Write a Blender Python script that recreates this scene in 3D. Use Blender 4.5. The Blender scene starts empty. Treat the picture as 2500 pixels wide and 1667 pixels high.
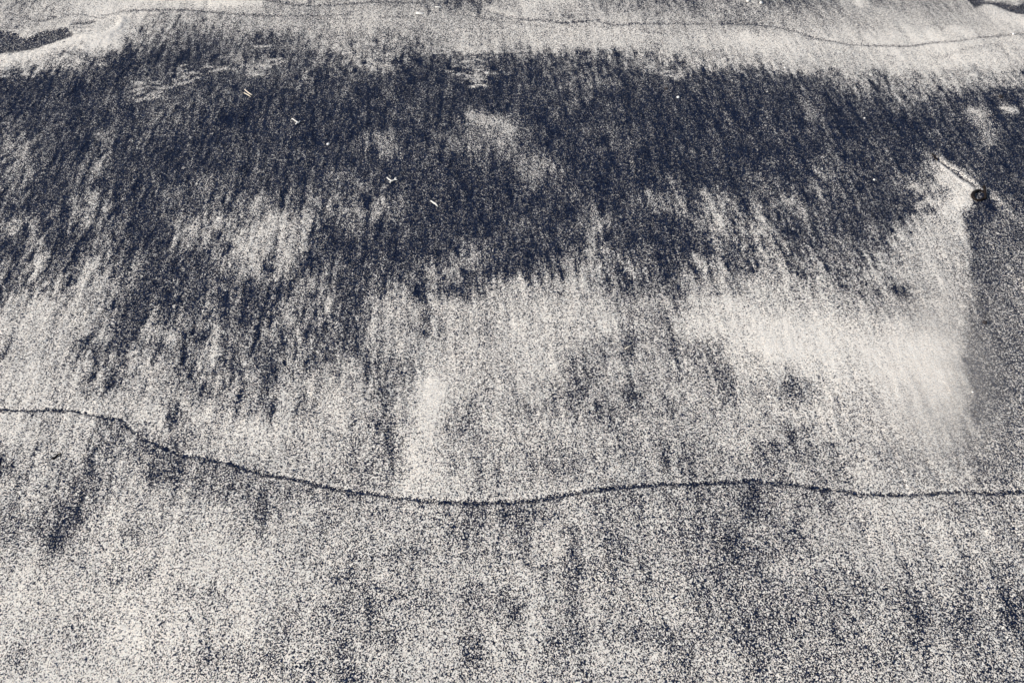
import bpy, bmesh, math, random
import numpy as np
from mathutils import Vector, Matrix

# ------------------------------------------------------------------ camera, sky, sun, exposure
scene = bpy.context.scene
CAM_H = 1.20                        # metres above the sand
PITCH = math.radians(44.0)          # looking down
FPX = 2550.0                        # focal length in photo pixels (photo 2500 x 1667)
cam_data = bpy.data.cameras.new("camera")
cam_data.sensor_width = 36.0
cam_data.lens = 36.0 * FPX / 2500.0
cam_data.clip_start = 0.02
cam_data.clip_end = 2000.0
cam = bpy.data.objects.new("camera", cam_data)
scene.collection.objects.link(cam)
cam.location = (0, 0, CAM_H)
cam.rotation_euler = (math.pi / 2 - PITCH, 0, 0)
scene.camera = cam

SUN_EL = math.radians(38.0)
SUN_AZ = math.atan2(-0.95, -0.31)   # clockwise from +Y: from the left, a little behind
to_sun = Vector((math.sin(SUN_AZ) * math.cos(SUN_EL), math.cos(SUN_AZ) * math.cos(SUN_EL), math.sin(SUN_EL)))
world = bpy.data.worlds.new("World")
scene.world = world
world.use_nodes = True
wn = world.node_tree
wn.nodes.clear()
sky = wn.nodes.new("ShaderNodeTexSky")
sky.sky_type = 'NISHITA'
sky.sun_disc = False
sky.sun_elevation = SUN_EL
sky.sun_rotation = SUN_AZ
bg = wn.nodes.new("ShaderNodeBackground")
bg.inputs["Strength"].default_value = 0.10
wo = wn.nodes.new("ShaderNodeOutputWorld")
wn.links.new(sky.outputs[0], bg.inputs[0])
wn.links.new(bg.outputs[0], wo.inputs[0])
sun_data = bpy.data.lights.new("sun", 'SUN')
sun_data.energy = 4.6
sun_data.angle = math.radians(0.5)
sun_data.color = (1.0, 0.94, 0.85)
sun = bpy.data.objects.new("sun", sun_data)
scene.collection.objects.link(sun)
sun.rotation_euler = to_sun.to_track_quat('Z', 'Y').to_euler()
sun.location = to_sun * 5
scene.view_settings.view_transform = 'Standard'
scene.view_settings.look = 'None'
scene.view_settings.exposure = 0.22
scene.view_settings.gamma = 1.0
scene.render.filter_size = 0.95
scene.render.resolution_x = 1024
scene.render.resolution_y = 682

# ------------------------------------------------------------------ photo pixel <-> ground helpers
SP, CP = math.sin(PITCH), math.cos(PITCH)

def ground_to_photo(x, y):
    depth = y * CP + CAM_H * SP
    depth = np.maximum(depth, 0.05)
    v = (y * SP - CAM_H * CP) / depth
    return 1250.0 + FPX * x / depth, 833.5 - FPX * v

def photo_to_ground(px, py):
    u = (px - 1250.0) / FPX
    v = (833.5 - py) / FPX
    t = CAM_H / (SP - v * CP)
    return u * t, t * (CP + v * SP)

def px_size(py):                    # metres per photo pixel at that row of the ground
    v = (833.5 - py) / FPX
    return CAM_H / (SP - v * CP) / FPX

# ------------------------------------------------------------------ numpy noise
def _hash(ix, iy, seed):
    h = (ix.astype(np.int64) * 374761393 + iy.astype(np.int64) * 668265263 + seed * 974634777) & 0xFFFFFFFF
    h = ((h ^ (h >> 13)) * 1274126177) & 0xFFFFFFFF
    return (((h ^ (h >> 16)) & 0xFFFF).astype(np.float32)) / 65535.0

def noise(x, y, seed):              # gradient noise, about -1..1
    x0 = np.floor(x); y0 = np.floor(y)
    fx = (x - x0).astype(np.float32); fy = (y - y0).astype(np.float32)
    u = fx * fx * fx * (fx * (fx * 6 - 15) + 10); w = fy * fy * fy * (fy * (fy * 6 - 15) + 10)
    def g(dx, dy):
        a = _hash(x0 + dx, y0 + dy, seed) * 6.2831853
        return np.cos(a) * (fx - dx) + np.sin(a) * (fy - dy)
    n0 = g(0, 0) * (1 - u) + g(1, 0) * u
    n1 = g(0, 1) * (1 - u) + g(1, 1) * u
    return (n0 * (1 - w) + n1 * w) * 1.5

def sstep(a, b, x):
    t = np.clip((x - a) / (b - a), 0, 1)
    return t * t * (3 - 2 * t)

# ------------------------------------------------------------------ the sand sheet: grid
STEP = 0.0021
fx0, fx1, fy0, fy1 = -1.42, 1.42, 0.52, 2.66
def grow(start, sign):
    out = []; s = STEP; p = start
    while abs(p - start) < 700:
        s *= 1.22; p += sign * s; out.append(p)
    return out
gx = np.array(grow(fx0, -1)[::-1] + list(np.arange(fx0, fx1, STEP)) + grow(fx1, 1))
gy = np.array(grow(fy0, -1)[::-1] + list(np.arange(fy0, fy1, STEP)) + grow(fy1, 1))
NX, NY = len(gx), len(gy)
X, Y = np.meshgrid(gx, gy)
X = X.astype(np.float64); Y = Y.astype(np.float64)
PX, PY = ground_to_photo(X, Y)
inside = (Y > 0.3)
PXc = np.clip(PX, -400, 2900); PYc = np.clip(PY, -150, 1900)
# flow direction of the wash that sorted the sand
ANG = math.atan2(-200.0 / FPX, CP + SP * SP / CP)
P = X * math.cos(ANG) - Y * math.sin(ANG)       # across the streaks
Q = X * math.sin(ANG) + Y * math.cos(ANG)       # along the streaks

# share of pale grains, read off along rows of the beach: "position:value" (0 dark .. 9 pale)
ROWS = {
 -150: "0:6 2500:6",
 0: "0:6 100:5 200:7 300:8 400:8 500:8 600:8 640:6 700:6 800:6 900:6 1000:5 1100:4 1160:3 1200:5 1300:7 1400:6 1500:5 1600:4 1700:4 1800:5 1900:4 2000:4 2100:7 2150:5 2200:5 2300:5 2500:6",
 50: "0:6 100:7 200:7 300:8 350:6 400:5 450:5 500:5 600:6 700:6 800:6 900:7 1000:6 1100:6 1200:6 1300:7 1400:6 1500:7 1600:6 1700:6 1800:5 1900:6 2000:6 2100:6 2200:7 2300:6 2400:7 2500:8",
 100: "0:7 100:8 200:9 270:9 300:6 340:4 400:3 500:2.5 600:3.5 650:2.5 700:2.5 750:4 800:5 900:5 1000:4 1100:6 1200:6 1300:7 1400:7 1500:7.5 1600:7 1700:7 1800:8 1900:8 2000:7.5 2100:8 2200:8 2300:8.5 2400:7.5 2500:7",
 150: "0:8 60:5 100:6 150:4.5 200:5 260:2 300:1 400:1.6 500:1.6 560:3 620:4 700:2.5 760:3 800:3 900:5 950:4 1000:2 1100:2 1200:3 1240:2 1300:2.5 1400:3 1500:3 1560:3.5 1600:4.5 1700:5.5 1800:6 1900:7 2000:7 2100:7 2200:8 2300:8 2400:8 2500:7",
 200: "0:1.3 100:1.3 200:1.2 270:1.5 330:2.5 400:2 500:1.5 620:1.5 700:2 740:3 800:1.8 900:1.5 1000:1.2 1100:1.4 1200:1.2 1300:1.6 1400:2.5 1440:3.5 1500:1.6 1600:1.6 1700:2 1800:2.5 1900:1.6 2000:2.6 2050:4 2100:5 2150:4.5 2200:5 2300:6 2400:4.5 2500:4",
 250: "0:1 100:1 200:1 250:2.5 300:1.6 400:2.5 500:2 600:1 700:1.1 800:1 900:1 1000:1.5 1100:1 1200:.8 1300:1.3 1400:2.2 1500:1 1600:1 1700:1 1800:1.2 1900:1.1 2000:1.6 2100:1.6 2200:3 2300:2 2350:1 2400:2 2500:2",
 300: "0:2 50:1.5 100:2.2 200:1 300:2 400:3 500:2 600:1 620:.7 700:1.6 800:1 900:1 1000:1 1100:1 1200:3 1240:3 1300:1.6 1400:1 1500:1.6 1600:1 1700:.7 1800:1 1900:1 1980:2.6 2020:2 2100:1 2200:1 2300:1 2400:3 2440:2 2500:1",
 350: "0:2.5 50:3 80:4 100:2 150:1 200:1 250:3.4 300:1.5 350:2.5 400:1 500:1 600:1.6 700:1 800:1 900:2 950:4 1000:1.5 1100:3 1200:4 1250:4 1300:1.6 1400:1 1500:2.5 1600:1 1700:1 1800:1 1900:.7 2000:1 2100:1 2200:1 2300:1 2400:1.6 2500:.6",
 400: "0:3 60:4 100:2 200:2 250:4 300:1.5 400:1 500:1 600:2 700:2 800:1 900:1 1000:1 1100:2 1200:1 1240:1 1300:3.2 1350:3 1400:1 1500:.6 1600:.6 1700:1 1800:.6 1900:1 2000:1.5 2050:3 2100:1.5 2200:1 2250:2 2300:5.5 2330:3 2360:1 2500:.8",
 450: "0:2 50:4.5 100:1 200:2.6 300:1 400:1.6 500:3 600:1 700:1.6 800:2 900:3 1000:1 1100:1.5 1200:1 1300:2.5 1400:1 1500:.6 1600:1 1640:3 1700:1 1800:1 1900:2 2000:3 2100:2 2200:3 2250:3.2 2300:7 2340:6 2380:4 2410:1.5 2500:1.2",
 500: "0:2 50:2 100:1 200:4 260:3.6 300:1.4 350:1.4 400:2 500:2 550:3 620:3.5 680:4.5 720:3 800:4 900:4 950:4 1000:1.5 1100:1 1200:1.5 1300:1 1400:1.5 1450:2.5 1500:1 1560:2 1600:3 1640:4 1700:2 1750:5 1800:3 1900:4 2000:2.5 2100:2 2200:1.5 2250:3 2280:6 2350:7.5 2390:1 2420:2 2450:3 2500:2",
 550: "0:3 50:5 100:2 150:1.5 200:5 250:3 300:3 350:1.5 405:1 430:5 500:5 600:4.5 650:6 700:6 750:5.5 790:2 900:2.5 1000:1 1100:1 1200:1 1300:3 1350:1 1400:3 1450:4.5 1500:2.5 1550:1 1600:2 1650:1.5 1700:2.5 1750:5 1800:4 1850:5 1900:3 2000:2 2100:2 2200:2.5 2250:6 2300:6 2345:7.5 2375:1 2420:1 2460:2.5 2500:2",
 600: "0:1 50:1 80:4 110:4 150:1 200:4 250:4 300:2 350:1.5 390:1.2 415:4.5 500:4 600:6 700:6 750:3 800:1 900:1.5 1000:1 1100:2 1150:4 1200:2 1300:1.5 1400:1.5 1450:4 1500:2 1550:2 1600:1 1650:2 1700:1 1750:3 1800:2 1850:4 1900:4 2000:2.5 2100:3 2150:3.5 2200:6 2250:7 2300:6 2350:5 2380:1 2430:1.4 2500:3",
 650: "0:4 50:2 90:5 130:1.6 200:5 250:4 300:2 340:5 370:2 400:3 450:1.5 500:1.5 550:4 600:5 700:5 750:1.6 800:3 850:1.6 900:3 950:2 1000:2 1050:4 1100:4.6 1150:3 1200:2 1240:1.6 1300:1.6 1350:3 1400:4 1450:6 1500:3 1550:4 1600:2 1650:3 1700:5 1750:4 1800:2 1850:5 1900:5 1950:3 2000:5 2050:3 2100:5 2200:6 2300:6 2360:5 2400:1.8 2450:3 2500:5",
 700: "0:3 50:3 100:3.5 150:5 200:5.5 250:6 300:4 350:1.5 400:2 450:3 480:1.5 550:3 620:2.5 700:3 750:4 800:4 850:1.6 900:3 950:4 1000:3 1050:4.5 1100:2 1150:3 1200:5 1250:6 1300:6 1350:5 1400:6 1450:6 1500:5 1550:3.5 1600:4 1650:3 1700:6 1800:6 1850:7 1900:6 2000:5.5 2050:5 2100:4 2150:5.5 2200:4.6 2250:6 2300:6.3 2360:5.5 2400:3.5 2450:4 2500:5",
 750: "0:5 50:6 100:7 150:6 200:6 250:6 300:3 340:1 380:4 450:4 500:3 550:3 600:2 650:3 700:5 750:3 800:5 850:2 900:4 950:6 1000:6 1050:5 1100:6 1200:6 1250:7 1300:7 1400:7 1500:6 1550:4 1600:6 1650:5 1700:7 1800:8 1900:7 2000:7 2100:6.4 2150:6 2200:5.6 2250:6.4 2300:6.6 2350:6 2395:3.6 2450:4 2500:5",
 800: "0:7 100:7 200:6 260:5 300:1.8 350:4 400:6 450:4 500:4 550:3 600:2.5 650:3.6 700:5 750:4 800:4 850:2 900:5 950:6 1000:6 1050:4 1100:6 1200:6 1250:7 1300:7 1400:7 1500:7 1550:4 1600:6 1620:5 1700:8 1800:8 1900:8.4 2000:8.4 2100:7.6 2200:7.4 2300:7 2350:6.5 2395:3.4 2450:4 2500:4.5",
 850: "0:4.5 50:7 100:6.5 150:7 190:4 250:3 300:2 350:5 400:3 450:3 500:5 550:3 600:3 650:2.6 700:3 750:4 800:2.5 850:4 900:5 1000:6.4 1100:6.4 1200:6.4 1300:7 1400:6 1450:5 1500:5 1550:3 1600:6 1640:3 1700:6 1750:5 1800:7.6 1850:8.4 1900:9 2000:8.6 2100:8.4 2200:8.4 2300:8.3 2345:7 2390:3 2450:3.4 2500:3",
 900: "0:6 50:7 100:7 150:6 200:5 250:4 300:5 350:6 400:5 450:4 500:5 550:4 600:5 650:3 700:5 750:4 800:5 850:5 900:4 950:5 1000:5 1050:7 1100:7 1200:6 1300:7 1350:6 1400:4 1450:5 1500:6 1550:5 1600:6 1650:5 1700:6 1750:4 1800:6 1850:7 1900:7 2000:8 2100:8.3 2200:8.3 2300:7.8 2345:6.3 2380:2.6 2420:3 2450:4 2500:5",
 950: "0:7 100:7 180:6 260:4.5 300:6 400:6 500:5 560:5 620:4 650:3.4 700:6 750:5 800:6 900:5 950:4 1000:6 1030:8 1050:9 1100:7 1200:6 1300:7 1400:3.4 1450:5 1500:6 1540:3 1600:6 1700:6 1750:5 1800:5 1850:6 1900:5 1950:3.6 2000:7 2100:7.3 2200:7.6 2300:7.6 2350:6.3 2385:3 2450:4 2500:4",
 1000: "0:7 100:6.4 200:7 300:7 400:6 420:4 500:7 600:4.6 660:3.4 700:5 800:6 900:6 950:5 1000:6 1050:8.2 1100:6 1150:5 1200:6 1300:5 1400:5 1450:4 1500:5 1550:5 1600:5 1650:4 1700:5 1750:6 1850:6 1900:6 2000:7 2050:6.4 2100:6.6 2200:7 2300:6.8 2350:5.6 2400:3.6 2450:5 2500:4.6",
 1050: "0:8 60:7.5 100:6.4 200:6.4 270:4.5 330:6 400:5 420:4 500:6 600:7 700:6.4 800:6 880:5 930:4 1000:6 1040:8 1080:6 1120:4.4 1200:6 1300:6 1400:6 1500:5 1600:5 1700:5.5 1800:6 1900:6 1930:3.5 2000:6.5 2100:6.3 2200:6.5 2300:6.3 2350:5 2400:4.6 2500:5",
 1100: "0:5 100:5.6 150:6.4 200:6 255:3.5 300:5 350:3.4 400:3 425:2.4 460:6 500:6 600:7 700:6 800:6 900:5 950:4 1000:7 1050:6 1100:6 1150:4.2 1200:6 1300:5 1400:5 1500:5 1600:4.2 1700:4.4 1800:6 1860:4.4 1900:3.2 1960:5 2000:4.2 2050:5 2100:6 2200:5.6 2300:5.8 2400:4 2450:5 2500:4.5",
 1150: "0:4 100:5 180:4.6 220:2.2 300:6 370:3 420:2 450:4 500:4 550:3 600:4.4 700:6.4 800:5.4 850:4 900:4 950:4 1000:5 1050:7.2 1100:6 1150:5 1240:6 1300:5 1400:5 1500:6.4 1600:5 1700:4 1800:5 1850:5 1900:3.5 1950:6 2000:4.6 2050:5 2100:6.6 2200:5.4 2300:6.4 2400:4.2 2450:5 2500:5",
 1200: "0:5.4 100:5 180:4 220:3.4 300:5.6 400:5 500:4.6 550:3 620:4 700:4.4 800:5 900:5 1000:6 1100:7 1150:5 1240:6 1300:6 1400:7 1500:4 1600:5 1700:4 1780:4 1840:1.5 1900:5 2000:3.6 2050:5 2100:6 2200:6 2300:6 2400:5 2500:5",
 1250: "0:5 100:4.2 180:2.6 220:4.6 300:6.2 400:4.4 500:6 600:5 650:4.4 700:6 750:6 800:5 850:6 900:5 1000:5 1050:5.6 1100:5 1150:3 1200:5 1250:2.6 1300:3.6 1400:6 1450:5 1550:4.6 1600:5.6 1650:4 1700:5 1750:4 1800:4 1850:2.6 1900:5 1950:4 2000:6 2050:4.6 2100:6 2200:6.6 2300:6 2350:4 2400:6 2450:4 2500:5",
 1300: "0:4.4 50:4.4 100:3.6 165:3 200:6 300:4.4 350:5 400:6 500:6.6 600:5.6 700:5.6 800:5 850:5 900:6 1000:5.6 1100:4 1150:4 1200:6 1280:3.4 1320:6 1350:6 1390:4 1450:5 1500:4 1550:5 1600:5 1700:4 1750:3.6 1800:2.6 1850:5 1900:4 1950:3.6 2000:6 2100:6 2200:6.3 2250:5.6 2300:6.6 2350:5 2400:7 2450:4 2500:5",
 1350: "0:6 100:5.4 150:4.4 200:6 300:6 400:6.4 500:7 600:6.4 650:6.6 750:5 800:7 850:5 900:5 950:5 1000:4.2 1050:4.6 1100:6 1150:5 1200:6 1270:4.2 1310:6 1350:6 1400:4 1440:5 1500:4 1550:4.6 1600:5 1700:4.6 1750:4 1800:2.6 1850:4 1900:4 1950:5 2000:5 2100:6 2200:6.6 2250:5 2300:6.5 2350:5.6 2400:6 2450:5.4 2500:5",
 1400: "0:7 100:6.3 200:6.3 330:4.4 400:7 500:7 600:6.4 700:6.2 750:6 820:4.4 900:5 950:6 1000:5 1050:6 1150:6 1200:6 1300:6 1350:5.6 1390:3.2 1450:5 1500:4 1550:5 1570:3.6 1600:5 1650:4.6 1700:4 1800:4 1850:4 1900:5 1950:5.6 2000:5 2100:5 2150:6 2200:5 2250:5 2300:6 2350:4 2400:5.4 2450:4 2500:5.4",
 1450: "0:7 100:6.5 200:7 300:6.6 400:6.4 480:5 600:7 700:6.2 800:5.4 900:4.6 1000:5 1040:4.2 1100:6 1145:3.8 1200:5.4 1240:4.2 1300:6 1350:6 1390:4.6 1450:6 1500:5 1550:5 1600:6 1650:5 1700:4 1750:4 1800:4 1850:4 1900:4.5 2000:4 2050:5 2100:3 2150:4 2200:5 2250:3.6 2300:6 2350:4 2400:5 2450:3 2500:5",
 1500: "0:7 100:6.4 190:6 300:7 450:7 500:6 600:7 700:5.2 750:6 800:5 850:4.6 900:4.2 1000:6 1050:5.6 1100:6 1150:4.6 1200:6 1260:3.6 1300:6 1350:6 1400:4 1450:6 1500:5.6 1550:5 1600:6 1650:6 1700:4.5 1750:3.6 1800:4 1850:3.6 1900:3.2 2000:4.6 2050:4.6 2100:3.2 2150:5 2200:5.4 2250:3 2300:5 2350:2.5 2400:5 2450:2.2 2500:4",
 1550: "0:7 100:6.5 190:5.2 300:7.6 400:7.2 500:6.2 600:6.8 700:4.6 750:6 800:5 850:5 900:4.6 950:4 1000:6 1100:6.4 1150:3 1200:6 1300:6.3 1400:3.6 1450:5 1500:5 1550:4 1590:4 1650:5 1680:3.6 1750:4.6 1800:4 1900:4 2000:5 2050:3.6 2100:5 2200:4 2250:4 2300:4 2350:3 2400:5 2450:3.5 2500:3.5",
 1600: "0:6.4 50:5.6 100:6 200:7 300:7 400:6.4 500:5.2 600:5 700:5 750:6 800:4.6 850:5 900:6 1000:7 1100:6 1150:3 1200:6 1300:6 1350:4 1400:5 1450:6 1600:6 1650:4.2 1680:3.2 1720:5 1800:5 1850:4 1900:5 2000:4 2100:4.5 2200:4 2300:5 2400:4 2450:5 2500:5",
 1667: "0:7 100:7 200:7.4 300:7 400:7 500:6 600:6 700:5 800:5 860:3.6 900:5 1000:6.2 1100:6 1200:6 1300:6 1400:5 1500:5 1600:6 1680:4 1750:5 1900:5 2000:4 2100:5 2200:5 2300:5 2400:4 2500:4",
 1900: "0:6 1250:5.6 2500:5",
}
ys = sorted(ROWS)
VPX, VPY = 1050.0, -1630.0
# uneven edges: bend the reading position a little
wx = PXc + 11 * noise(P / .022, Q / .05, 1) + 6 * noise(P / .009, Q / .022, 2)
wy = PYc + 15 * noise(P / .020, Q / .06, 3) + 9 * noise(P / .008, Q / .03, 4)
wy = np.clip(wy, -149, 1899)
base = np.zeros_like(X, dtype=np.float32)
for a, b in zip(ys[:-1], ys[1:]):
    m = (wy >= a) & (wy < b)
    if not m.any(): continue
    xx = wx[m]; yy = wy[m]
    vals = []
    for r in (a, b):
        pts = [t.split(':') for t in ROWS[r].split()]
        kx = np.array([float(t[0]) for t in pts]); kv = np.array([float(t[1]) for t in pts])
        sx = VPX + (xx - VPX) * (r - VPY) / (yy - VPY)      # follow the streak to that row
        vals.append(np.interp(sx, kx, kv))
    t = (yy - a) / (b - a)
    t = t * t * (3 - 2 * t)
    base[m] = vals[0] * (1 - t) + vals[1] * t
base = (base / 9.0) ** (1.6 - .32 * sstep(600, 1250, PY))

# streaks of sorted grains
fine_zone = sstep(4.5, 2.8, np.hypot(X, Y - 1.4))
Pw = P + .004 * noise(P / .05, Q / .09, 17)
st = (0.45 * noise(Pw / .034, Q / .20, 11) + 0.80 * noise(Pw / .017, Q / .095, 12)
      + 1.00 * noise(Pw / .0095, Q / .045, 13) + 0.65 * noise(Pw / .0058, Q / .018, 14)
      + 0.30 * noise(P / .06, Q / .2, 15) + 0.35 * noise(P / .012, Q / .014, 16))
calm = 1 - 0.45 * sstep(150, 60, PY) * sstep(300, 500, PX) \
         - 0.60 * np.exp(-(((PX - 2240) / 150) ** 2 + ((PY - 930) / 170) ** 2)) \
         - 0.55 * sstep(950, 1350, PY)
amp = (0.075 + 0.24 * np.exp(-((base - .34) / .21) ** 2)) * calm * (1 - .35 * sstep(640, 800, PY) * sstep(700, 1100, PX))
long_st = .6 * noise(Pw / .010, Q / .13, 18) + .6 * noise(Pw / .020, Q / .26, 19) + .4 * noise(Pw / .006, Q / .05, 20)
share = base + (amp * st + .13 * long_st * sstep(.12, .35, base)) * (0.25 + 0.75 * fine_zone)

# relief (metres)
Z = (0.0013 * noise(Pw / .022, Q / .12, 21) + 0.0010 * noise(Pw / .011, Q / .050, 22)
     + 0.0006 * noise(Pw / .0060, Q / .022, 26)) * (0.3 + 0.7 * calm) * (0.35 + 0.65 * sstep(60, 200, PY)) * (0.45 + .55 * sstep(1700, 900, PY))
Z *= (.95 - .55 * np.clip(base, 0, 1)) * (1 - .35 * sstep(500, 1100, PX))
Z += 0.006 * noise(X / .35, Y / .30, 23) + 0.0018 * noise(X / .10, Y / .08, 24)
Z += 0.00030 * st * calm
Z *= fine_zone

BX = {}
def region(pts, pad):
    xs = [p[0] for p in pts]; yv = [p[1] for p in pts]
    m = inside & (PX > min(xs) - pad) & (PX < max(xs) + pad) & (PY > min(yv) - pad) & (PY < max(yv) + pad)
    return np.nonzero(m)

def dist_poly(qx, qy, pts):
    best = np.full(qx.shape, 1e9); side = np.zeros(qx.shape); along = np.zeros(qx.shape)
    acc = 0.0
    for (ax, ay), (bx, by) in zip(pts[:-1], pts[1:]):
        dx, dy = bx - ax, by - ay
        L2 = dx * dx + dy * dy + 1e-9; L = math.sqrt(L2)
        t = np.clip(((qx - ax) * dx + (qy - ay) * dy) / L2, 0, 1)
        ex = qx - (ax + t * dx); ey = qy - (ay + t * dy)
        d = np.hypot(ex, ey)
        k = d < best
        best = np.where(k, d, best); side = np.where(k, ey, side); along = np.where(k, acc + t * L, along)
        acc += L
    return best, side, along / acc

def stroke(pts, w, val, strength=1.0, power=2.0, rough=0.35, lift=0.0, taper=False, wob=None, seed=5):
    """a mark on the sand with its own share of pale grains and its own height"""
    idx = region(pts, w * 3 + 12)
    if len(idx[0]) == 0: return
    wb = wob if wob is not None else min(w * .5, 6)
    p = P[idx]; q = Q[idx]
    qx = PX[idx] + wb * noise(p / .007, q / .010, seed + 31)
    qy = PY[idx] + wb * noise(p / .008, q / .008, seed + 32)
    d, s, al = dist_poly(qx, qy, pts)
    ww = w * (1 + rough * noise(p / .012, q / .012, seed + 33))
    if taper: ww = ww * np.clip(np.sin(np.pi * np.clip(al, 0.02, .98)) ** .5, .15, 1)
    t = np.exp(-(d / np.maximum(ww, .5)) ** power)
    k = np.clip(t * strength * (1 - rough * .6 + rough * .6 * noise(p / .005, q / .005, seed + 34)), 0, 1)
    share[idx] = share[idx] * (1 - k) + (val / 9.0) * k
    if lift: Z[idx] += lift * t

def patch(poly, val, strength=1.0, soft=6, wob=5, lift=0.0, seed=7):
    idx = region(poly, soft * 3 + 10)
    p = P[idx]; q = Q[idx]
    qx = PX[idx] + wob * noise(p / .010, q / .010, seed + 41) + wob * .5 * noise(p / .004, q / .004, seed + 44)
    qy = PY[idx] + wob * noise(p / .010, q / .010, seed + 42) + wob * .5 * noise(p / .004, q / .004, seed + 45)
    ins = np.zeros(qx.shape, bool)
    n = len(poly)
    for i in range(n):
        x1, y1 = poly[i]; x2, y2 = poly[(i + 1) % n]
        c = ((y1 > qy) != (y2 > qy)) & (qx < (x2 - x1) * (qy - y1) / (y2 - y1 + 1e-9) + x1)
        ins ^= c
    d, _, _ = dist_poly(qx, qy, poly + [poly[0]])
    sd = np.where(ins, d, -d)
    t = sstep(-soft, soft, sd)
    share[idx] = share[idx] * (1 - t * strength) + (val / 9.0) * t * strength
    if lift: Z[idx] += lift * sstep(-soft, soft * 3, sd)

flat = np.exp(-((np.hypot(PX - 2390, (PY - 478) * 1.2) / 42) ** 4)) * inside
Z = Z * (1 - flat) + flat * Z[np.searchsorted(gy, photo_to_ground(2390, 478)[1]), np.searchsorted(gx, photo_to_ground(2390, 478)[0])]
# --- soft broad marks first
stroke([(1155, 288), (1185, 300), (1215, 300), (1255, 318)], 15, 6.6, .8, seed=51)
stroke([(1165, 320), (1210, 345), (1290, 410)], 26, 4, .5, seed=52)
stroke([(925, 345), (950, 385)], 16, 4.6, .6, seed=53)
stroke([(1052, 935), (1044, 1000), (1030, 1080), (1000, 1200)], 24, 8.6, .7, seed=54)
stroke([(1400, 900), (1406, 940), (1416, 985)], 12, 1.4, .8, seed=55)
stroke([(1536, 915), (1540, 950)], 10, 1.5, .8, seed=56)
stroke([(1838, 1180), (1836, 1215), (1832, 1262)], 17, .8, .85, seed=57)
stroke([(2008, 1200), (2022, 1245)], 14, 1.8, .7, seed=58)
stroke([(430, 1100), (415, 1140), (412, 1170)], 22, 2.0, .6, seed=59)
stroke([(380, 1120), (365, 1160)], 14, 2.0, .6, seed=60)
stroke([(345, 640), (338, 720), (318, 800)], 18, .8, .8, seed=61)
stroke([(403, 520), (395, 600), (370, 690)], 16, .8, .8, seed=62)
stroke([(500, 640), (470, 720), (430, 800)], 20, 1.4, .6, seed=63)
stroke([(860, 680), (850, 760), (838, 840)], 22, 1.2, .6, seed=64)
stroke([(690, 840), (670, 880), (652, 1000)], 18, 1.8, .6, seed=65)
stroke([(222, 1130), (216, 1190)], 6, 1.8, .5, seed=66)
stroke([(900, 1020), (925, 1035), (965, 1035)], 11, 2.6, .6, seed=67)
stroke([(175, 1262), (160, 1310), (166, 1350)], 8, 2.6, .35, seed=68)
stroke([(1145, 1420), (1138, 1500)], 14, 2.4, .6, seed=69)
stroke([(1150, 1540), (1158, 1620)], 15, 2.2, .6, seed=70)
stroke([(862, 1590), (866, 1667)], 11, 2.4, .6, seed=71)
stroke([(1395, 1370), (1396, 1440)], 12, 2.2, .6, seed=72)
stroke([(1400, 1500), (1405, 1590)], 14, 2.6, .6, seed=73)
stroke([(1276, 1270), (1280, 1345)], 10, 2.4, .6, seed=74)
stroke([(1680, 1540), (1675, 1667)], 10, 2.4, .6, seed=75)
stroke([(1590, 1270), (1576, 1430)], 7, 3.2, .5, seed=76)
stroke([(2030, 955), (2034, 1010), (2050, 1060)], 3.5, 8.6, .8, rough=.2, lift=.0008, seed=77)
stroke([(2040, 960), (2046, 1000), (2062, 1060)], 6, 2.6, .6, seed=78)
for k, (x0, y0, x1, y1) in enumerate([(2150, 1040, 2215, 1190), (2170, 1030, 2240, 1160), (2080, 1230, 2120, 1330), (2260, 1120, 2300, 1190),
        (2160, 1280, 2250, 1470), (2235, 1260, 2310, 1440), (2330, 1290, 2400, 1480), (2380, 1240, 2470, 1470), (2440, 1240, 2500, 1360),
        (2050, 1380, 2130, 1520), (2270, 1440, 2350, 1600), (2400, 1480, 2480, 1620)]):
    stroke([(x0, y0), ((x0 + x1) / 2 + 4, (y0 + y1) / 2 - 6), (x1, y1)], 9, 2.4, .6, rough=.6, taper=True, lift=-.0012, seed=80 + k)
# right hand fan beneath the curl
patch([(2350, 512), (2398, 500), (2440, 540), (2462, 640), (2440, 720), (2400, 720), (2375, 640), (2358, 570)], .9, .85, soft=12, wob=9, lift=-.0006, seed=101)
stroke([(2355, 740), (2372, 860), (2392, 980)], 1, 3, .1, seed=102)
patch([(2352, 800), (2390, 790), (2430, 900), (2440, 1000), (2400, 1010), (2372, 930)], 2.6, .8, soft=22, wob=9, seed=103)
patch([(2230, 540), (2280, 520), (2330, 530), (2365, 640), (2350, 760), (2290, 740), (2250, 640)], 6.6, .55, soft=30, wob=12, seed=104)
patch([(2298, 392), (2384, 458), (2368, 480), (2372, 502), (2345, 505), (2318, 480), (2290, 440)], 7.6, .85, soft=9, wob=7, lift=.0010, seed=105)
stroke([(2360, 490), (2335, 496), (2310, 505)], 16, 8.8, .9, seed=106, lift=.0014)
stroke([(2320, 500), (2345, 545), (2358, 600)], 10, 7.6, .8, rough=.5, seed=107)
stroke([(2276, 470), (2310, 462)], 9, 1.2, .8, seed=108)
stroke([(2240, 500), (2265, 486), (2292, 496)], 8, 8.2, .8, seed=109)
stroke([(2230, 448), (2252, 466)], 6, 8, .7, seed=110)
stroke([(2250, 520), (2290, 505), (2320, 478)], 8, 1.6, .6, seed=111)
stroke([(2424, 478), (2460, 512), (2500, 552)], 7, 6.6, .75, rough=.6, seed=112, lift=.001)
stroke([(2400, 560), (2440, 620), (2500, 700)], 6, 5, .6, rough=.6, seed=113, lift=.001)
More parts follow.
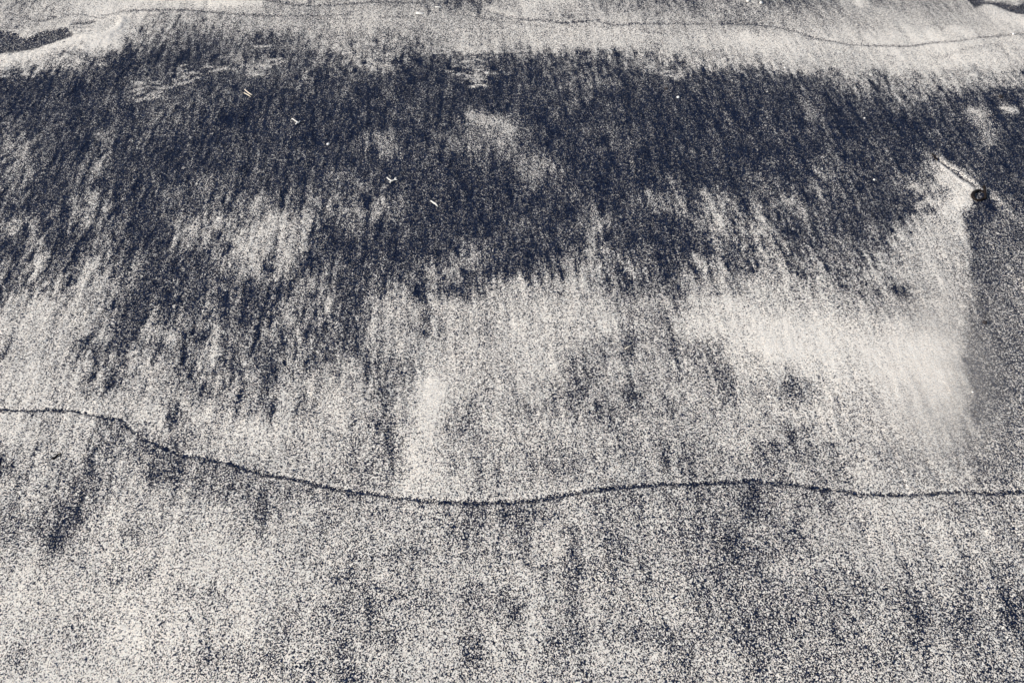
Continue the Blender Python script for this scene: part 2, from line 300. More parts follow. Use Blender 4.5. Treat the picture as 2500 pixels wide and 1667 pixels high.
stroke([(2422, 520), (2470, 575), (2500, 610)], 7, 1.2, .7, rough=.5, seed=114)
stroke([(2285, 376), (2296, 390), (2340, 424), (2380, 452)], 4.0, .6, .95, power=3, rough=.2, wob=1.5, lift=-.0024, seed=115)
stroke([(2292, 396), (2335, 432), (2372, 462)], 5, 9, .85, rough=.2, wob=1.5, lift=.0010, seed=116)
stroke([(2300, 384), (2346, 418), (2394, 458)], 4.0, 7.4, .85, rough=.4, wob=2, lift=.0008, seed=117)
stroke([(2264, 340), (2280, 358)], 4, .3, .7, seed=118)
stroke([(2375, 272), (2400, 300), (2420, 345)], 17, 5.6, .7, rough=.5, seed=119)
stroke([(2368, 268), (2402, 276)], 8, 7.2, .7, seed=120)
stroke([(2450, 264), (2464, 268), (2480, 270)], 8, 9, .95, seed=121, lift=.001)
stroke([(1968, 255), (1990, 290)], 13, 4.2, .6, seed=122)
stroke([(1720, 470), (1745, 520), (1758, 560)], 9, 7.0, .75, seed=123, lift=.001)
stroke([(1580, 468), (1600, 515)], 9, 5.2, .6, seed=124)
stroke([(1610, 480), (1624, 510)], 6, 5.4, .6, seed=125)
stroke([(1640, 445), (1665, 500), (1672, 530)], 5, 5.4, .6, seed=126)
stroke([(1770, 480), (1790, 510)], 6, 5.4, .5, seed=127)
for k in range(26):                 # slanted pale scratches over the dark slope on the right
    r = random.Random(700 + k)
    x0 = r.uniform(1700, 2480); y0 = r.uniform(250, 640); L = r.uniform(20, 55)
    m = (x0 - VPX) / (y0 - VPY) * 1.25
    stroke([(x0, y0), (x0 + m * L, y0 + L)], r.uniform(3, 5), r.uniform(4.5, 6.5), .55, rough=.6, taper=True, lift=.0007, seed=300 + k)
for k in range(40):                 # the same on the left, leaning the other way
    r = random.Random(900 + k)
    x0 = r.uniform(0, 900); y0 = r.uniform(260, 900); L = r.uniform(18, 50)
    m = (x0 - VPX) / (y0 - VPY) * 1.1
    stroke([(x0, y0), (x0 + m * L, y0 + L)], r.uniform(2.5, 5), r.uniform(4, 6.5), .45, rough=.6, taper=True, lift=.0006, seed=400 + k)
for k in range(34):
    r = random.Random(1300 + k)
    x0 = r.uniform(0, 2480); y0 = r.uniform(640, 1150); L = r.uniform(20, 60)
    m = (x0 - VPX) / (y0 - VPY)
    stroke([(x0, y0), (x0 + m * L, y0 + L)], r.uniform(3, 6), r.uniform(1.5, 3), .45, rough=.7, taper=True, lift=-.0008, seed=500 + k)

patch([(2392, 560), (2440, 520), (2620, 600), (2620, 1180), (2440, 1190), (2385, 1000), (2362, 800)], 2.4, .6, soft=26, wob=12, seed=128)
# --- wash lines
main = [(-60, 1000), (0, 1002), (65, 1005), (115, 1002), (180, 1002), (205, 1009), (250, 1019), (295, 1024), (312, 1041), (345, 1070), (385, 1085),
        (415, 1100), (440, 1112), (475, 1116), (520, 1123), (560, 1132), (600, 1145), (640, 1157), (680, 1163), (730, 1171), (790, 1186), (850, 1197),
        (900, 1203), (960, 1213), (1020, 1221), (1080, 1227), (1150, 1229), (1240, 1229), (1300, 1223), (1350, 1215), (1400, 1205), (1460, 1196),
        (1530, 1189), (1600, 1183), (1680, 1181), (1750, 1177), (1810, 1175), (1838, 1168), (1870, 1177), (1930, 1179), (1970, 1185), (2010, 1191),
        (2060, 1195), (2110, 1202), (2150, 1205), (2230, 1205), (2300, 1200), (2340, 1198), (2420, 1203), (2500, 1202), (2570, 1204)]
# darker band just below the line
for a, b, w, v, s in [(400, 960, 30, 2.6, .45), (290, 480, 26, 2.4, .4), (1360, 2030, 24, 2.6, .35), (960, 1360, 12, 2.6, .3)]:
    seg = [(x, y + w * .6) for x, y in main if a <= x <= b]
    stroke(seg, w, v, s, rough=.8, wob=10, seed=130 + a % 7)
seg = [p for p in main if p[0] <= 300]
stroke(seg, 3.8, -1.6, .9, power=2.4, rough=.25, wob=2.0, lift=-.0010, seed=140)
seg = [p for p in main if 290 <= p[0] <= 700]
stroke(seg, 4.8, -1.6, .85, power=2.2, rough=.4, wob=2.5, lift=-.0010, seed=141)
seg = [p for p in main if p[0] >= 680]
stroke(seg, 5.2, -1.6, .9, power=2.2, rough=.5, wob=2.0, lift=-.0014, seed=142)
stroke([(x, y - 9) for x, y in main], 5, 7.6, .45, rough=.6, wob=2, lift=.0006, seed=143)
def thin(pts, w=3.4, v=-1.2, s=.9, lift=-.0008, rough=.4, wob=1.6, seed=150):
    stroke(pts, w, v, s, power=2.2, rough=rough, lift=lift, wob=wob, seed=seed)
thin([(210, 1012), (255, 1032), (300, 1045)], 3, 2.5, .5)
thin([(246, 1102), (254, 1078), (270, 1062), (300, 1056)], 5, 1.6, .6)
thin([(304, 1088), (322, 1096), (340, 1112)], 5, 1.2, .75)
thin([(640, 1168), (700, 1180), (760, 1196)], 7, 2.0, .5, rough=.7)
thin([(96, 1134), (116, 1126), (130, 1120), (150, 1106)], 2.6, .5, .8)
thin([(456, 1200), (470, 1210), (486, 1214)], 3.2, 1, .7)
thin([(1284, 1372), (1300, 1381), (1325, 1384), (1352, 1378), (1384, 1366)], 4.4, .7, .85)
thin([(980, 1368), (996, 1384), (1016, 1388), (1046, 1378)], 3.6, 1.6, .7)
thin([(790, 1372), (806, 1380), (830, 1384)], 3.4, 2.2, .6)
thin([(1672, 1286), (1690, 1302), (1735, 1314), (1772, 1322), (1810, 1338), (1856, 1346)], 4.2, 1.0, .75)
thin([(1730, 1386), (1780, 1392), (1812, 1402)], 4, 2.0, .5)
thin([(2060, 1308), (2076, 1314), (2096, 1320)], 3.4, 1.4, .7)
thin([(2255, 1304), (2290, 1308)], 3.2, 2.2, .6)
thin([(2336, 1310), (2360, 1306), (2386, 1300)], 3.6, 1.4, .7)
thin([(2362, 1322), (2372, 1352), (2392, 1400)], 4, 1.6, .65)
# far wash lines along the top
thin([(250, 38), (300, 27), (350, 24), (400, 24), (470, 25), (520, 30), (570, 34), (605, 37), (640, 36)], 2.8, 1.0, .9, seed=151)
thin([(640, 36), (700, 38), (760, 36), (800, 37), (850, 34), (864, 26)], 2.8, 1.6, .8, seed=152)
thin([(610, 3), (640, 1), (680, 5), (720, 10), (770, 12), (840, 10), (900, 5), (940, 6), (1000, 9), (1030, 8)], 3, .9, .85, seed=153)
thin([(700, 44), (800, 46), (870, 45)], 3, 2.4, .6, seed=154)
thin([(930, 44), (960, 42), (1010, 42)], 3, 1.8, .7, seed=155)
thin([(1110, 34), (1160, 42), (1200, 49), (1240, 54), (1290, 60), (1340, 66)], 3.2, 1.8, .65, rough=.7, seed=156)
thin([(1188, 25), (1210, 33), (1240, 42), (1290, 49), (1335, 51), (1370, 58), (1410, 57), (1446, 54)], 3, .8, .85, seed=157)
thin([(1456, 50), (1474, 58), (1500, 64), (1530, 63), (1560, 61), (1620, 58), (1700, 58), (1760, 57), (1820, 59), (1880, 64)], 2.6, .9, .85, seed=158)
thin([(1880, 64), (1910, 70), (1950, 80), (1990, 95), (2040, 103), (2080, 109), (2130, 110), (2200, 111), (2240, 108), (2280, 103), (2340, 101), (2390, 92), (2440, 90), (2500, 87), (2560, 85)], 2.6, 1.4, .9, seed=159)
thin([(1376, 42), (1400, 46)], 5, 1.0, .75, seed=160)
thin([(1570, 78), (1612, 80)], 3, 1.5, .7, seed=161)
thin([(1476, 66), (1490, 72)], 4, 1.8, .6, seed=162)
thin([(1335, 74), (1350, 80)], 3, 1.8, .6, seed=163)
thin([(1960, 88), (1990, 104)], 6, 3, .5, rough=.8, seed=164)
thin([(2066, 100), (2084, 116)], 6, 3.2, .5, rough=.8, seed=165)
thin([(2285, 138), (2310, 134), (2334, 126), (2356, 122), (2390, 114), (2440, 108)], 4.5, 2.6, .7, rough=.9, wob=4, seed=166)
thin([(2300, 170), (2400, 176), (2460, 182), (2540, 188)], 2.6, 3, .6, seed=167)
thin([(2190, 14), (2215, 30)], 3, 3, .5, seed=168)
thin([(1940, 184), (1962, 182), (1980, 186)], 5, 1.2, .8, seed=169)
thin([(2180, 203), (2210, 204), (2236, 210)], 5, 1.6, .7, rough=.7, seed=170)
thin([(2100, 186), (2130, 186), (2150, 206), (2156, 240)], 4, 2.0, .6, rough=.7, seed=171)
for k in range(16):                 # fine combed scratches, far right
    r = random.Random(40 + k)
    x0 = 1880 + k * 16 + r.uniform(-8, 8); y0 = r.uniform(2, 60); L = r.uniform(28, 60)
    thin([(x0, y0), (x0 + L * .95, y0 + L * .62)], 2.2, 3.4, .5, seed=200 + k)
# soft pale banks along the top
stroke([(270, 14), (230, 34)], 26, 8.6, .7, seed=172)
stroke([(520, 10), (600, 10), (640, 8)], 7, 9, .8, seed=173, lift=.0015)
stroke([(2320, 70), (2350, 78), (2372, 86)], 11, 8.8, .8, seed=174, lift=.001)
stroke([(2415, 20), (2450, 42), (2500, 60)], 13, 8.8, .7, seed=175, lift=.001)
stroke([(1190, 22), (1220, 28), (1260, 38)], 7, 8.8, .7, seed=176, lift=.001)
stroke([(1320, 2), (1400, 4)], 7, 8.6, .6, seed=177)
stroke([(2096, 4), (2104, 10)], 8, 8.8, .7, seed=178)
stroke([(1290, 10), (1300, 30)], 14, 7.8, .5, seed=179)
# hollow at the far left; raised lip, sunlight on it painted as pale grains
patch([(-60, 72), (0, 74), (24, 80), (48, 82), (56, 94), (78, 91), (96, 78), (131, 75), (152, 69), (167, 71), (182, 84), (171, 95), (143, 104), (95, 118), (48, 127), (0, 133), (-60, 140)],
      .5, .9, soft=4, wob=2.5, lift=-.006, seed=180)
stroke([(52, 86), (74, 84), (90, 80)], 6, 6.0, .7, seed=181)
stroke([(-20, 76), (20, 72), (60, 66), (92, 62)], 5.5, 1.4, .75, rough=.9, wob=4, seed=182)
thin([(66, 44), (82, 51), (110, 50), (134, 44), (122, 40)], 3.6, .8, .9, rough=.3, seed=183)
thin([(152, 42), (171, 35), (200, 34), (216, 38), (252, 44)], 2.0, 2.2, .8, seed=184)
stroke([(174, 61), (190, 56), (207, 55), (236, 50)], 4.6, .8, .9, taper=True, seed=185, lift=-.002)
stroke([(244, 60), (258, 64), (252, 76)], 8, 3.0, .7, rough=.9, seed=186)
thin([(170, 68), (200, 68), (222, 66)], 2.0, 2.5, .7, seed=187)
thin([(168, 72), (200, 78), (226, 76)], 2.0, 2.8, .7, seed=188)
thin([(212, 84), (250, 80), (278, 66), (282, 52), (268, 46)], 2.2, 4.0, .6, seed=189)
stroke([(-40, 150), (30, 144), (100, 132), (150, 114), (210, 99), (262, 86), (290, 66), (298, 50)], 9.5, 9, .95, rough=.25, wob=3, lift=.004, seed=190)
stroke([(0, 162), (60, 156), (110, 146)], 10, 8, .7, rough=.6, seed=191)
stroke([(36, 160), (50, 156)], 5, 1.4, .8, seed=192)
stroke([(64, 166), (62, 182)], 7, 7, .6, seed=193)
# undercut bank, far right corner
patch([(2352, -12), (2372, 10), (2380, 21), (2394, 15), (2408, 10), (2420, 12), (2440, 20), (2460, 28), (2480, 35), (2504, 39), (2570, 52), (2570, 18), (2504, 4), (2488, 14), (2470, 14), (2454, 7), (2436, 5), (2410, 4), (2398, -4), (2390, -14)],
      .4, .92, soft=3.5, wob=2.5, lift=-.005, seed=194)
stroke([(2404, -4), (2440, 0), (2476, 2), (2500, -4)], 3.5, 8, .8, seed=195)
# little pale ripple scales
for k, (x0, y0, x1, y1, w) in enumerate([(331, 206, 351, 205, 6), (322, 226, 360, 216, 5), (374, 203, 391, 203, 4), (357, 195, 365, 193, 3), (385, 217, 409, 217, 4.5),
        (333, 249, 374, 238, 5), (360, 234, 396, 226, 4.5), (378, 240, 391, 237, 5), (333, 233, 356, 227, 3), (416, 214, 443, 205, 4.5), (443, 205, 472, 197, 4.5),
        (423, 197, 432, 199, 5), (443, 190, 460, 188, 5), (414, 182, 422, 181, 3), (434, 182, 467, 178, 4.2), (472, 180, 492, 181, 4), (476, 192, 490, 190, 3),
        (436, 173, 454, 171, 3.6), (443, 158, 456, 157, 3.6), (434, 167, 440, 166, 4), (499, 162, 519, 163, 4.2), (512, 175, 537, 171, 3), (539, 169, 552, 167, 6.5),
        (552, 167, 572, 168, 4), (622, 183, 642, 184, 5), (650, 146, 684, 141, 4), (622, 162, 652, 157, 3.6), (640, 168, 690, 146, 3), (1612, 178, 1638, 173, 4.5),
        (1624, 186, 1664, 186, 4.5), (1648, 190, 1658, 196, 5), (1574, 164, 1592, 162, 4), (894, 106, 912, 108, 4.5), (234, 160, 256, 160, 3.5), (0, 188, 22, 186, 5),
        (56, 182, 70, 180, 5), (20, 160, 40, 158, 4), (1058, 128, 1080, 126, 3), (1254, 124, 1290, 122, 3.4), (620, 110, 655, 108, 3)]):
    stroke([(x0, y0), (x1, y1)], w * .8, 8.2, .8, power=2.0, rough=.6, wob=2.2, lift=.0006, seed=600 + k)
    stroke([(x0 + 2, y0 + w + 2.4), (x1, y1 + w + 2.4)], 2.2, .3, .5, rough=.4, wob=1.4, seed=640 + k)  # shadow on the near side of each scale, painted as dark grains
rr = random.Random(5)
for k in range(95):
    y0 = rr.uniform(112, 214)
    cx = 1165 + (y0 - 160) * .1
    x0 = rr.gauss(cx, 30)
    if y0 > 190: x0 = rr.uniform(1140, 1190)
    w = 4 + 5 * (y0 > 150) * rr.random(); L = rr.uniform(3, 9)
    stroke([(x0 - L, y0 + rr.uniform(-1, 1)), (x0 + L, y0)], rr.uniform(2.0, 3.0), 7.2, .6, power=2.0, rough=.5, wob=2.0, lift=.0004, seed=700 + k)
for k in range(75):
    r = rr
    if k < 45: x0 = r.uniform(130, 262); y0 = r.uniform(108, 162)
    else: x0 = r.uniform(840, 950); y0 = r.uniform(118, 158)
    L = r.uniform(4, 11)
    stroke([(x0 - L, y0 + r.uniform(0, 2)), (x0 + L, y0)], 2.2, 7.6 if k % 2 else 2, .6, rough=.4, wob=1.2, lift=.0005, seed=800 + k)

share = np.clip(share, -0.22, 1.2).astype(np.float32)
far = 1 - fine_zone
share = (share * (1 - far) + np.clip(.55 + .3 * noise(X / 1.3, Y / .9, 60) + .2 * noise(X / .4, Y / .5, 61), .1, .9) * far).astype(np.float32)
# silty stretch where grains are finer and greyer
silt = (0.75 * np.exp(-(((PX - 2300 - (PY - 900) * .05) / 150) ** 2 + ((PY - 930) / 210) ** 2) ** 1.3)
        + 0.35 * sstep(1800, 2300, PX) * sstep(230, 60, PY)).astype(np.float32)
silt = np.clip(silt * inside, 0, .85).astype(np.float32)

# ------------------------------------------------------------------ node helpers
def new_mat(name):
    m = bpy.data.materials.new(name); m.use_nodes = True
    nt = m.node_tree; nt.nodes.clear()
    out = nt.nodes.new("ShaderNodeOutputMaterial"); b = nt.nodes.new("ShaderNodeBsdfPrincipled")
    nt.links.new(b.outputs[0], out.inputs[0])
    return m, nt, b

def mth(nt, op, a, b=None, c=None, clamp=False):
    n = nt.nodes.new("ShaderNodeMath"); n.operation = op; n.use_clamp = clamp
    for i, v in enumerate((a, b, c)):
        if v is None: continue
        if isinstance(v, (int, float)): n.inputs[i].default_value = v
        else: nt.links.new(v, n.inputs[i])
    return n.outputs[0]

def mixc(nt, f, a, b):
    n = nt.nodes.new("ShaderNodeMix"); n.data_type = 'RGBA'
    for i, v in ((0, f), (6, a), (7, b)):
        if isinstance(v, (int, float)): n.inputs[i].default_value = v
        elif isinstance(v, tuple): n.inputs[i].default_value = (*v, 1)
        else: nt.links.new(v, n.inputs[i])
    return n.outputs[2]

# ------------------------------------------------------------------ sand material
sand, nt, bsdf = new_mat("black_and_pale_sand")
tc = nt.nodes.new("ShaderNodeTexCoord")
mp = nt.nodes.new("ShaderNodeMapping"); mp.inputs["Scale"].default_value = (1, .78, 1)
nt.links.new(tc.outputs["Object"], mp.inputs[0])
vec = mp.outputs[0]
def attr(name):
    n = nt.nodes.new("ShaderNodeAttribute"); n.attribute_name = name; return n.outputs["Fac"]
def voro(scale, feat='F1'):
    n = nt.nodes.new("ShaderNodeTexVoronoi"); n.voronoi_dimensions = '2D'; n.feature = feat
    n.inputs["Scale"].default_value = scale; n.inputs["Randomness"].default_value = 1
    nt.links.new(vec, n.inputs["Vector"]); return n
def noi(scale, detail=2, rough=.6):
    n = nt.nodes.new("ShaderNodeTexNoise"); n.noise_dimensions = '2D'
    n.inputs["Scale"].default_value = scale; n.inputs["Detail"].default_value = detail; n.inputs["Roughness"].default_value = rough
    nt.links.new(vec, n.inputs["Vector"]); return n.outputs[0]
A = attr("pale_share"); S = attr("silt")
v1 = voro(680.0)                     # grains a bit over 2 mm
v2 = voro(1150.0)                     # smaller grains between them
s1 = nt.nodes.new("ShaderNodeSeparateColor"); nt.links.new(v1.outputs["Color"], s1.inputs[0])
s2 = nt.nodes.new("ShaderNodeSeparateColor"); nt.links.new(v2.outputs["Color"], s2.inputs[0])
clump = noi(150.0, 2, .6)
Am = mth(nt, 'ADD', A, mth(nt, 'MULTIPLY', mth(nt, 'SUBTRACT', clump, .5), .26))
# pick: big grain or small grain shows
big = mth(nt, 'GREATER_THAN', s1.outputs[2], .45)
r = mth(nt, 'ADD', mth(nt, 'MULTIPLY', s1.outputs[0], big), mth(nt, 'MULTIPLY', s2.outputs[0], mth(nt, 'SUBTRACT', 1.0, big)))
pale = mth(nt, 'MULTIPLY_ADD', mth(nt, 'SUBTRACT', Am, r), 3.2, .42, clamp=True)
pale = mth(nt, 'ADD', mth(nt, 'MULTIPLY', pale, mth(nt, 'SUBTRACT', 1.0, S)), mth(nt, 'MULTIPLY', A, S))
tone = mth(nt, 'ADD', mth(nt, 'MULTIPLY', s1.outputs[1], .6), mth(nt, 'MULTIPLY', s2.outputs[1], .4))
palec = mixc(nt, tone, (.42, .39, .355), (.91, .865, .785))
palec = mixc(nt, mth(nt, 'MULTIPLY', s2.outputs[1], .45), palec, (.92, .76, .60))
palec = mixc(nt, mth(nt, 'MULTIPLY', s1.outputs[2], .35), palec, (.60, .69, .72))
warmth = noi(9.0, 3, .6)
palec = mixc(nt, mth(nt, 'MULTIPLY', warmth, .35), palec, (.84, .75, .65))
glint = mth(nt, 'POWER', mth(nt, 'ADD', mth(nt, 'MULTIPLY', s2.outputs[2], .6), mth(nt, 'MULTIPLY', s1.outputs[0], .4)), 3.4)
darkc = mixc(nt, glint, (.0003, .0014, .0085), (.040, .060, .115))
col = mixc(nt, pale, darkc, palec)
nt.links.new(col, bsdf.inputs["Base Color"])
bsdf.inputs["Roughness"].default_value = .55
rg = mth(nt, 'MULTIPLY_ADD', s2.outputs[1], .5, .3)
nt.links.new(rg, bsdf.inputs["Roughness"])
nt.links.new(mth(nt, "MULTIPLY_ADD", pale, .25, .03), bsdf.inputs["Specular IOR Level"])
hh = mth(nt, 'ADD', mth(nt, 'MULTIPLY', v1.outputs["Distance"], -.9), mth(nt, 'MULTIPLY', v2.outputs["Distance"], -.5))
hh = mth(nt, 'ADD', hh, mth(nt, 'MULTIPLY', s1.outputs[2], .5))
bm_ = nt.nodes.new("ShaderNodeBump"); bm_.inputs["Strength"].default_value = .55; bm_.inputs["Distance"].default_value = .0011
nt.links.new(hh, bm_.inputs["Height"]); nt.links.new(bm_.outputs[0], bsdf.inputs["Normal"])

# ------------------------------------------------------------------ build the sheet
me = bpy.data.meshes.new("sand")
nv = NX * NY
me.vertices.add(nv)
co = np.empty((nv, 3), np.float32); co[:, 0] = X.ravel(); co[:, 1] = Y.ravel(); co[:, 2] = Z.ravel()
me.vertices.foreach_set("co", co.ravel())
nf = (NX - 1) * (NY - 1)
i = (np.arange(NY - 1)[:, None] * NX + np.arange(NX - 1)[None, :]).ravel()
quads = np.stack([i, i + 1, i + 1 + NX, i + NX], 1).astype(np.int32).ravel()
me.loops.add(nf * 4); me.loops.foreach_set("vertex_index", quads)
me.polygons.add(nf)
me.polygons.foreach_set("loop_start", (np.arange(nf) * 4).astype(np.int32))
me.polygons.foreach_set("use_smooth", np.ones(nf, bool))
me.update(calc_edges=True)
for nm, arr in (("pale_share", share), ("silt", silt)):
    at = me.attributes.new(nm, 'FLOAT', 'POINT'); at.data.foreach_set("value", arr.ravel().astype(np.float32))
me.materials.append(sand)
ground = bpy.data.objects.new("sand", me); scene.collection.objects.link(ground)
ground["kind"] = "structure"

def height_at(x, y):
    ix = int(np.clip(np.searchsorted(gx, x), 1, NX - 1)); iy = int(np.clip(np.searchsorted(gy, y), 1, NY - 1))
    return float(Z[iy, ix])

# ------------------------------------------------------------------ small things lying on the sand
def simple_mat(name, c1, c2, rough=.6, scale=300, bump=.3, spec=.4):
    m, nt, b = new_mat(name)
    tc = nt.nodes.new("ShaderNodeTexCoord")
    n = nt.nodes.new("ShaderNodeTexNoise"); n.inputs["Scale"].default_value = scale; n.inputs["Detail"].default_value = 4
    nt.links.new(tc.outputs["Object"], n.inputs["Vector"])
    nt.links.new(mixc(nt, n.outputs[0], c1, c2), b.inputs["Base Color"])
    b.inputs["Roughness"].default_value = rough; b.inputs["Specular IOR Level"].default_value = spec
    bp = nt.nodes.new("ShaderNodeBump"); bp.inputs["Strength"].default_value = bump; bp.inputs["Distance"].default_value = .0008
    nt.links.new(n.outputs[0], bp.inputs["Height"]); nt.links.new(bp.outputs[0], b.inputs["Normal"])
    return m
M_weed = simple_mat("dried_seaweed", (.004, .003, .003), (.014, .008, .006), .65, 500, .5, .2)
M_black = simple_mat("black_stone", (.010, .008, .009), (.040, .030, .030), .6, 600, .6, .3)
M_shell = simple_mat("bleached_shell", (.55, .52, .47), (.80, .78, .74), .5, 500, .2)
M_pebble = simple_mat("pale_pebble", (.62, .58, .52), (.92, .90, .87), .6, 700, .4)
M_straw = simple_mat("pale_straw", (.55, .46, .34), (.85, .78, .66), .7, 600, .4)

def finish(name, bm, mat, parent=None, loc=None):
    bmesh.ops.recalc_face_normals(bm, faces=bm.faces)
    me = bpy.data.meshes.new(name); bm.to_mesh(me); bm.free()
    for p in me.polygons: p.use_smooth = True
    me.materials.append(mat)
    o = bpy.data.objects.new(name, me); scene.collection.objects.link(o)
    if parent: o.parent = parent
    if loc: o.location = loc
    return o
def tag(o, label, cat, group=None):
    o["label"] = label; o["category"] = cat
    if group: o["group"] = group
    return o

def tube(bm, pts, radii, n=10, closed=False, lumps=0.0, seed=0):
    rnd = random.Random(seed)
    rings = []; N = len(pts)
    up = Vector((0, 0, 1))
    for k, p in enumerate(pts):
        a = Vector(pts[(k - 1) % N] if (closed or k > 0) else pts[k]); b = Vector(pts[(k + 1) % N] if (closed or k < N - 1) else pts[k])
        t = (b - a).normalized()
        s = t.cross(up)
        if s.length < .1: s = t.cross(Vector((1, 0, 0)))
        s.normalize(); w = s.cross(t).normalized()
        r = radii[k] if not isinstance(radii, float) else radii
        ring = []
        for j in range(n):
            an = 2 * math.pi * j / n
            rr_ = r * (1 + lumps * rnd.uniform(-1, 1))
            ring.append(bm.verts.new(Vector(p) + s * math.cos(an) * rr_ + w * math.sin(an) * rr_))
        rings.append(ring)
    for k in range(N if closed else N - 1):
        r0, r1 = rings[k], rings[(k + 1) % N]
        for j in range(n): bm.faces.new((r0[j], r0[(j + 1) % n], r1[(j + 1) % n], r1[j]))
    if not closed:
        bm.faces.new(rings[0][::-1]); bm.faces.new(rings[-1])

def at(px, py, dz=0.0):
    x, y = photo_to_ground(px, py)
    return Vector((x, y, height_at(x, y) + dz))

# curled seaweed loop with its upright stalk
base_pt = at(2388, 479)
curl = bpy.data.objects.new("seaweed_curl", None); scene.collection.objects.link(curl); curl.location = base_pt
tag(curl, "black ring-shaped curl of dried seaweed with a short stalk, beside a pale scratch", "seaweed")
u = px_size(479)
def rel(px, py, z):                 # ground position under the pixel, raised by z
    x, y = photo_to_ground(px, py); return Vector((x, y, height_at(x, y) + z)) - base_pt
loop = [(2403, 473, 2.0), (2397, 468, 2.3), (2390, 466.5, 3.0), (2383, 468.5, 3.6), (2377, 473, 4.4), (2374, 479, 4.8), (2375, 485, 4.2), (2380, 489.5, 3.2), (2387, 491, 2.9),
        (2394, 490, 2.8), (2400, 487, 3.0), (2404, 483, 2.6), (2405, 478, 2.2)]
lp, lr = [], []
for k, (a, b, w) in enumerate(loop):
    c, d_, w2 = loop[(k + 1) % len(loop)]
    for f in (0, .5):
        rad = (w * (1 - f) + w2 * f) * u
        lp.append(rel(a * (1 - f) + c * f, b * (1 - f) + d_ * f, rad * .75)); lr.append(rad)
bm = bmesh.new(); tube(bm, lp, lr, 10, True, .12, 3); finish("loop", bm, M_weed, curl)
b0 = rel(2404, 488, .002)
sp = []; sr = []
for k in range(7):
    f = k / 6
    sp.append(b0 + Vector((.0045 * f + .001 * math.sin(f * 5), .0265 * f, .0105 * f + .001 * math.sin(f * 3))))
    sr.append((3.3 - .2 * f + (.5 if k == 6 else 0)) * u)
bm = bmesh.new(); tube(bm, sp, sr, 9, False, .12, 4); finish("stalk", bm, M_weed, curl)

def rock(px, py, sx, sy, sz, mat, label, cat, name, seed, group=None, rot=0.0, sink=.35, rough=.18):
    bm = bmesh.new(); bmesh.ops.create_icosphere(bm, subdivisions=3, radius=1)
    rnd = random.Random(seed)
    dirs = [(Vector((rnd.gauss(0, 1), rnd.gauss(0, 1), rnd.gauss(0, 1))).normalized(), rnd.uniform(-rough, rough)) for _ in range(9)]
    for v in bm.verts:
        n = v.co.normalized(); s = 1 + sum(max(0, n.dot(d)) ** 3 * a for d, a in dirs)
        v.co = Vector((n.x * s * sx, n.y * s * sy, n.z * s * sz))
    p = at(px, py, sz * (1 - 2 * sink))
    o = finish(name, bm, mat, None, p); o.rotation_euler = (0, 0, rot)
    return tag(o, label, cat, group)
m = px_size
rock(2403, 791, 6.5 * m(791), 6 * m(791), 4.5 * m(791), M_black, "dark brown pebble on grey sand below the seaweed curl", "pebble", "pebble", 11)
rock(2442, 239, 5.5 * m(239), 7 * m(239), 4.5 * m(239), M_black, "black pebble on the dark slope above a pale sand patch", "pebble", "pebble", 12)
rock(1655, 241, 3.6 * m(241), 3.8 * m(241), 3 * m(241), M_pebble, "tiny white pebble on the dark sand right of centre, alone", "pebble", "pebble", 13)
rock(801, 352, 3.6 * m(352), 3.6 * m(352), 3 * m(352), M_pebble, "tiny creamy white pebble on the darkest sand left of centre", "pebble", "pebble", 14)
rock(1626, 218, 5 * m(218), 4.4 * m(218), 2.6 * m(218), M_black, "flat black pebble near the white one on the dark slope", "pebble", "pebble", 15, sink=.45)
rock(2472, 88, 2.8 * m(88), 3 * m(88), 2.4 * m(88), M_pebble, "pale bead of stone on the thin far wash line", "pebble", "pebble", 16)
rock(2375, 957, 2.4 * m(957), 2.4 * m(957), 1.9 * m(957), M_pebble, "white speck of stone in the grey silty streak", "pebble", "pebble", 17)
rock(1916, 167, 2.6 * m(167), 2.8 * m(167), 2.2 * m(167), M_pebble, "small white grain on pale sand at the slope edge", "pebble", "pebble", 18)
rock(2110, 290, 2.2 * m(290), 2.6 * m(290), 2 * m(290), M_pebble, "tiny white grain on dark sand right of the slope middle", "pebble", "pebble", 19)
rock(2135, 437, 3 * m(437), 3 * m(437), 2.4 * m(437), M_pebble, "small white grain on the streaked dark sand left of the seaweed", "pebble", "pebble", 20)

def chip(px, py, wpx, dpx, th, rot, label, mat=M_shell, tilt=.1, seed=1, name="shell_chip", cat="shell chip"):
    u_ = px_size(py); rnd = random.Random(seed)
    bm = bmesh.new(); n = 10; w = wpx * u_ / 2; d = dpx * u_ / 2
    lay = []
    for zz, sc in ((0, .92), (th * .5, 1.0), (th, .88)):
        ring = []
        for j in range(n):
            a = 2 * math.pi * j / n; rnd2 = random.Random(seed * 50 + j)
            e = 1 / (abs(math.cos(a)) ** 4 + abs(math.sin(a)) ** 4) ** .25 * (1 + rnd2.uniform(-.12, .12))
            x = math.cos(a) * w * e * sc; y = math.sin(a) * d * e * sc
            ring.append(bm.verts.new((x, y, zz + .25 * th * (1 - (x / w) ** 2))))
        lay.append(ring)
    for a, b in ((0, 1), (1, 2)):
        for j in range(n): bm.faces.new((lay[a][j], lay[a][(j + 1) % n], lay[b][(j + 1) % n], lay[b][j]))
    bm.faces.new(lay[0][::-1]); bm.faces.new(lay[2])
    o = finish(name, bm, mat, None, at(px, py, .0004)); o.rotation_euler = (tilt, .05, rot)
    return tag(o, label, cat)
chip(1025, 35.5, 20, 9, .0022, -.12, "bright white oblong shell chip below the far wash lines", tilt=.25, seed=1)
chip(1070, 21, 15, 5, .0016, -.08, "narrower dull white shell chip up and right of the bright one", tilt=.2, seed=2)
chip(1858, 8, 9, 8, .003, .5, "creamy shell lump at the very top edge, rightmost of its pair", tilt=.3, seed=3)
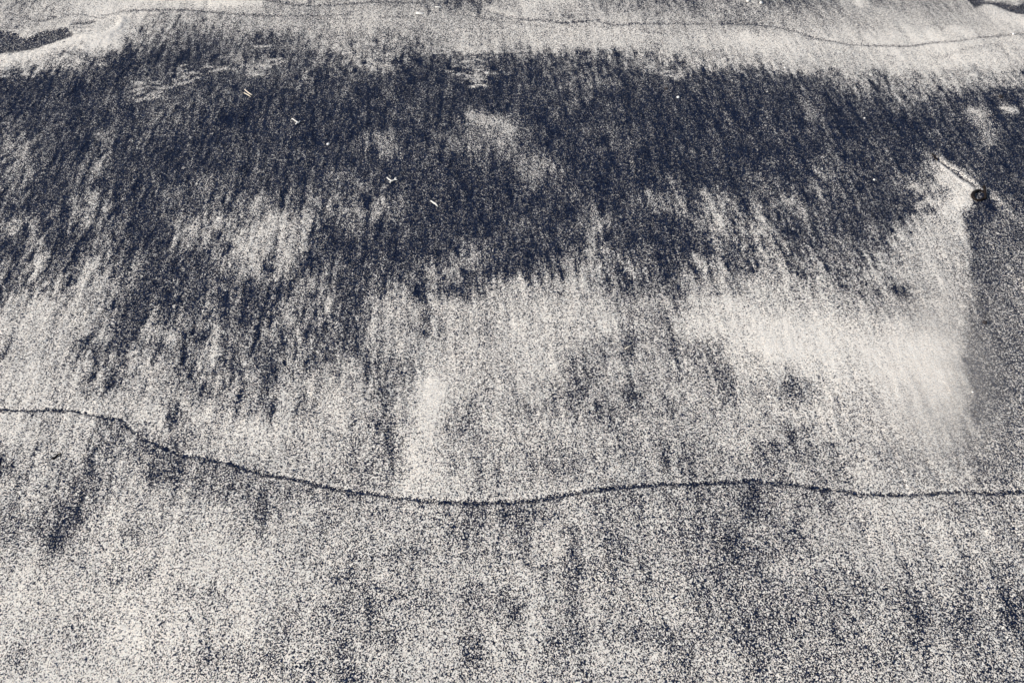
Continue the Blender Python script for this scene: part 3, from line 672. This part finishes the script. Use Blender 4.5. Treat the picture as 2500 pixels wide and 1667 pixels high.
chip(1826, 2, 8, 9, .003, -.3, "creamy shell lump at the very top edge, leftmost of its pair", tilt=.3, seed=4)

def twig(pts, r, label, mat, name="shell_fragment", cat="shell fragment", seed=1, lift=1.0, extra=None):
    o0 = at(*pts[len(pts) // 2]); u_ = px_size(pts[0][1])
    def path(pp):
        out = []
        for k, (a, b) in enumerate(pp):
            out.append(at(a, b, r * u_ * lift + .0012 * math.sin(k * 1.9 + seed) ** 2) - o0)
        return out
    bm = bmesh.new()
    for pp in [pts] + (extra or []):
        q = path(pp); q2 = []
        for k in range(len(q) - 1): q2 += [q[k], (q[k] + q[k + 1]) / 2]
        q2.append(q[-1])
        rad = [r * u_ * (.55 + .45 * math.sin(math.pi * min(max(k / (len(q2) - 1), .12), .88))) for k in range(len(q2))]
        tube(bm, q2, rad, 7, False, .18, seed)
    o = finish(name, bm, mat, None, o0)
    return tag(o, label, cat)
twig([(945, 437), (950, 442), (957, 445), (964, 442), (970, 444)], 2.0, "crooked white shell splinter on dark sand under the left bright flecks", M_shell, seed=3, extra=[[(954, 445), (953, 450)], [(964, 442), (967, 438)]])
twig([(1052, 491), (1058, 495), (1063, 498), (1069, 503)], 2.3, "pale slanting shell splinter on the dark slope near the centre", M_shell, seed=4)
twig([(713, 293), (722, 298), (729, 303), (733, 299)], 1.8, "forked white shell splinter on dark sand, upper left of the creamy pebble", M_shell, seed=5, extra=[[(727, 303), (722, 306)]])
twig([(1526, 852), (1534, 848), (1541, 844)], 1.5, "short straw-coloured sliver lying on speckled sand at the centre right", M_straw, "straw_sliver", "straw", 6)
twig([(126, 1121), (134, 1118), (141, 1112), (149, 1107)], 2.2, "short black twig on pale sand below the left end of the wash line", M_weed, "black_twig", "twig", 7)
twig([(598, 223), (606, 229), (616, 236)], 1.5, "thin pale straw bit lying above its parallel twin on dark sand", M_straw, "straw_sliver", "straw", 8)
twig([(596, 230), (606, 236), (613, 240)], 1.3, "thin pale straw bit, lower of two parallel ones on dark sand", M_straw, "straw_sliver", "straw", 9)
twig([(2276, 372), (2284, 380), (2290, 390)], 2.0, "small dark weed scrap at the upper end of the pale scratch", M_weed, "weed_scrap", "seaweed", 10)
print("built", NX, NY, "share mean", float(share[inside].mean()))
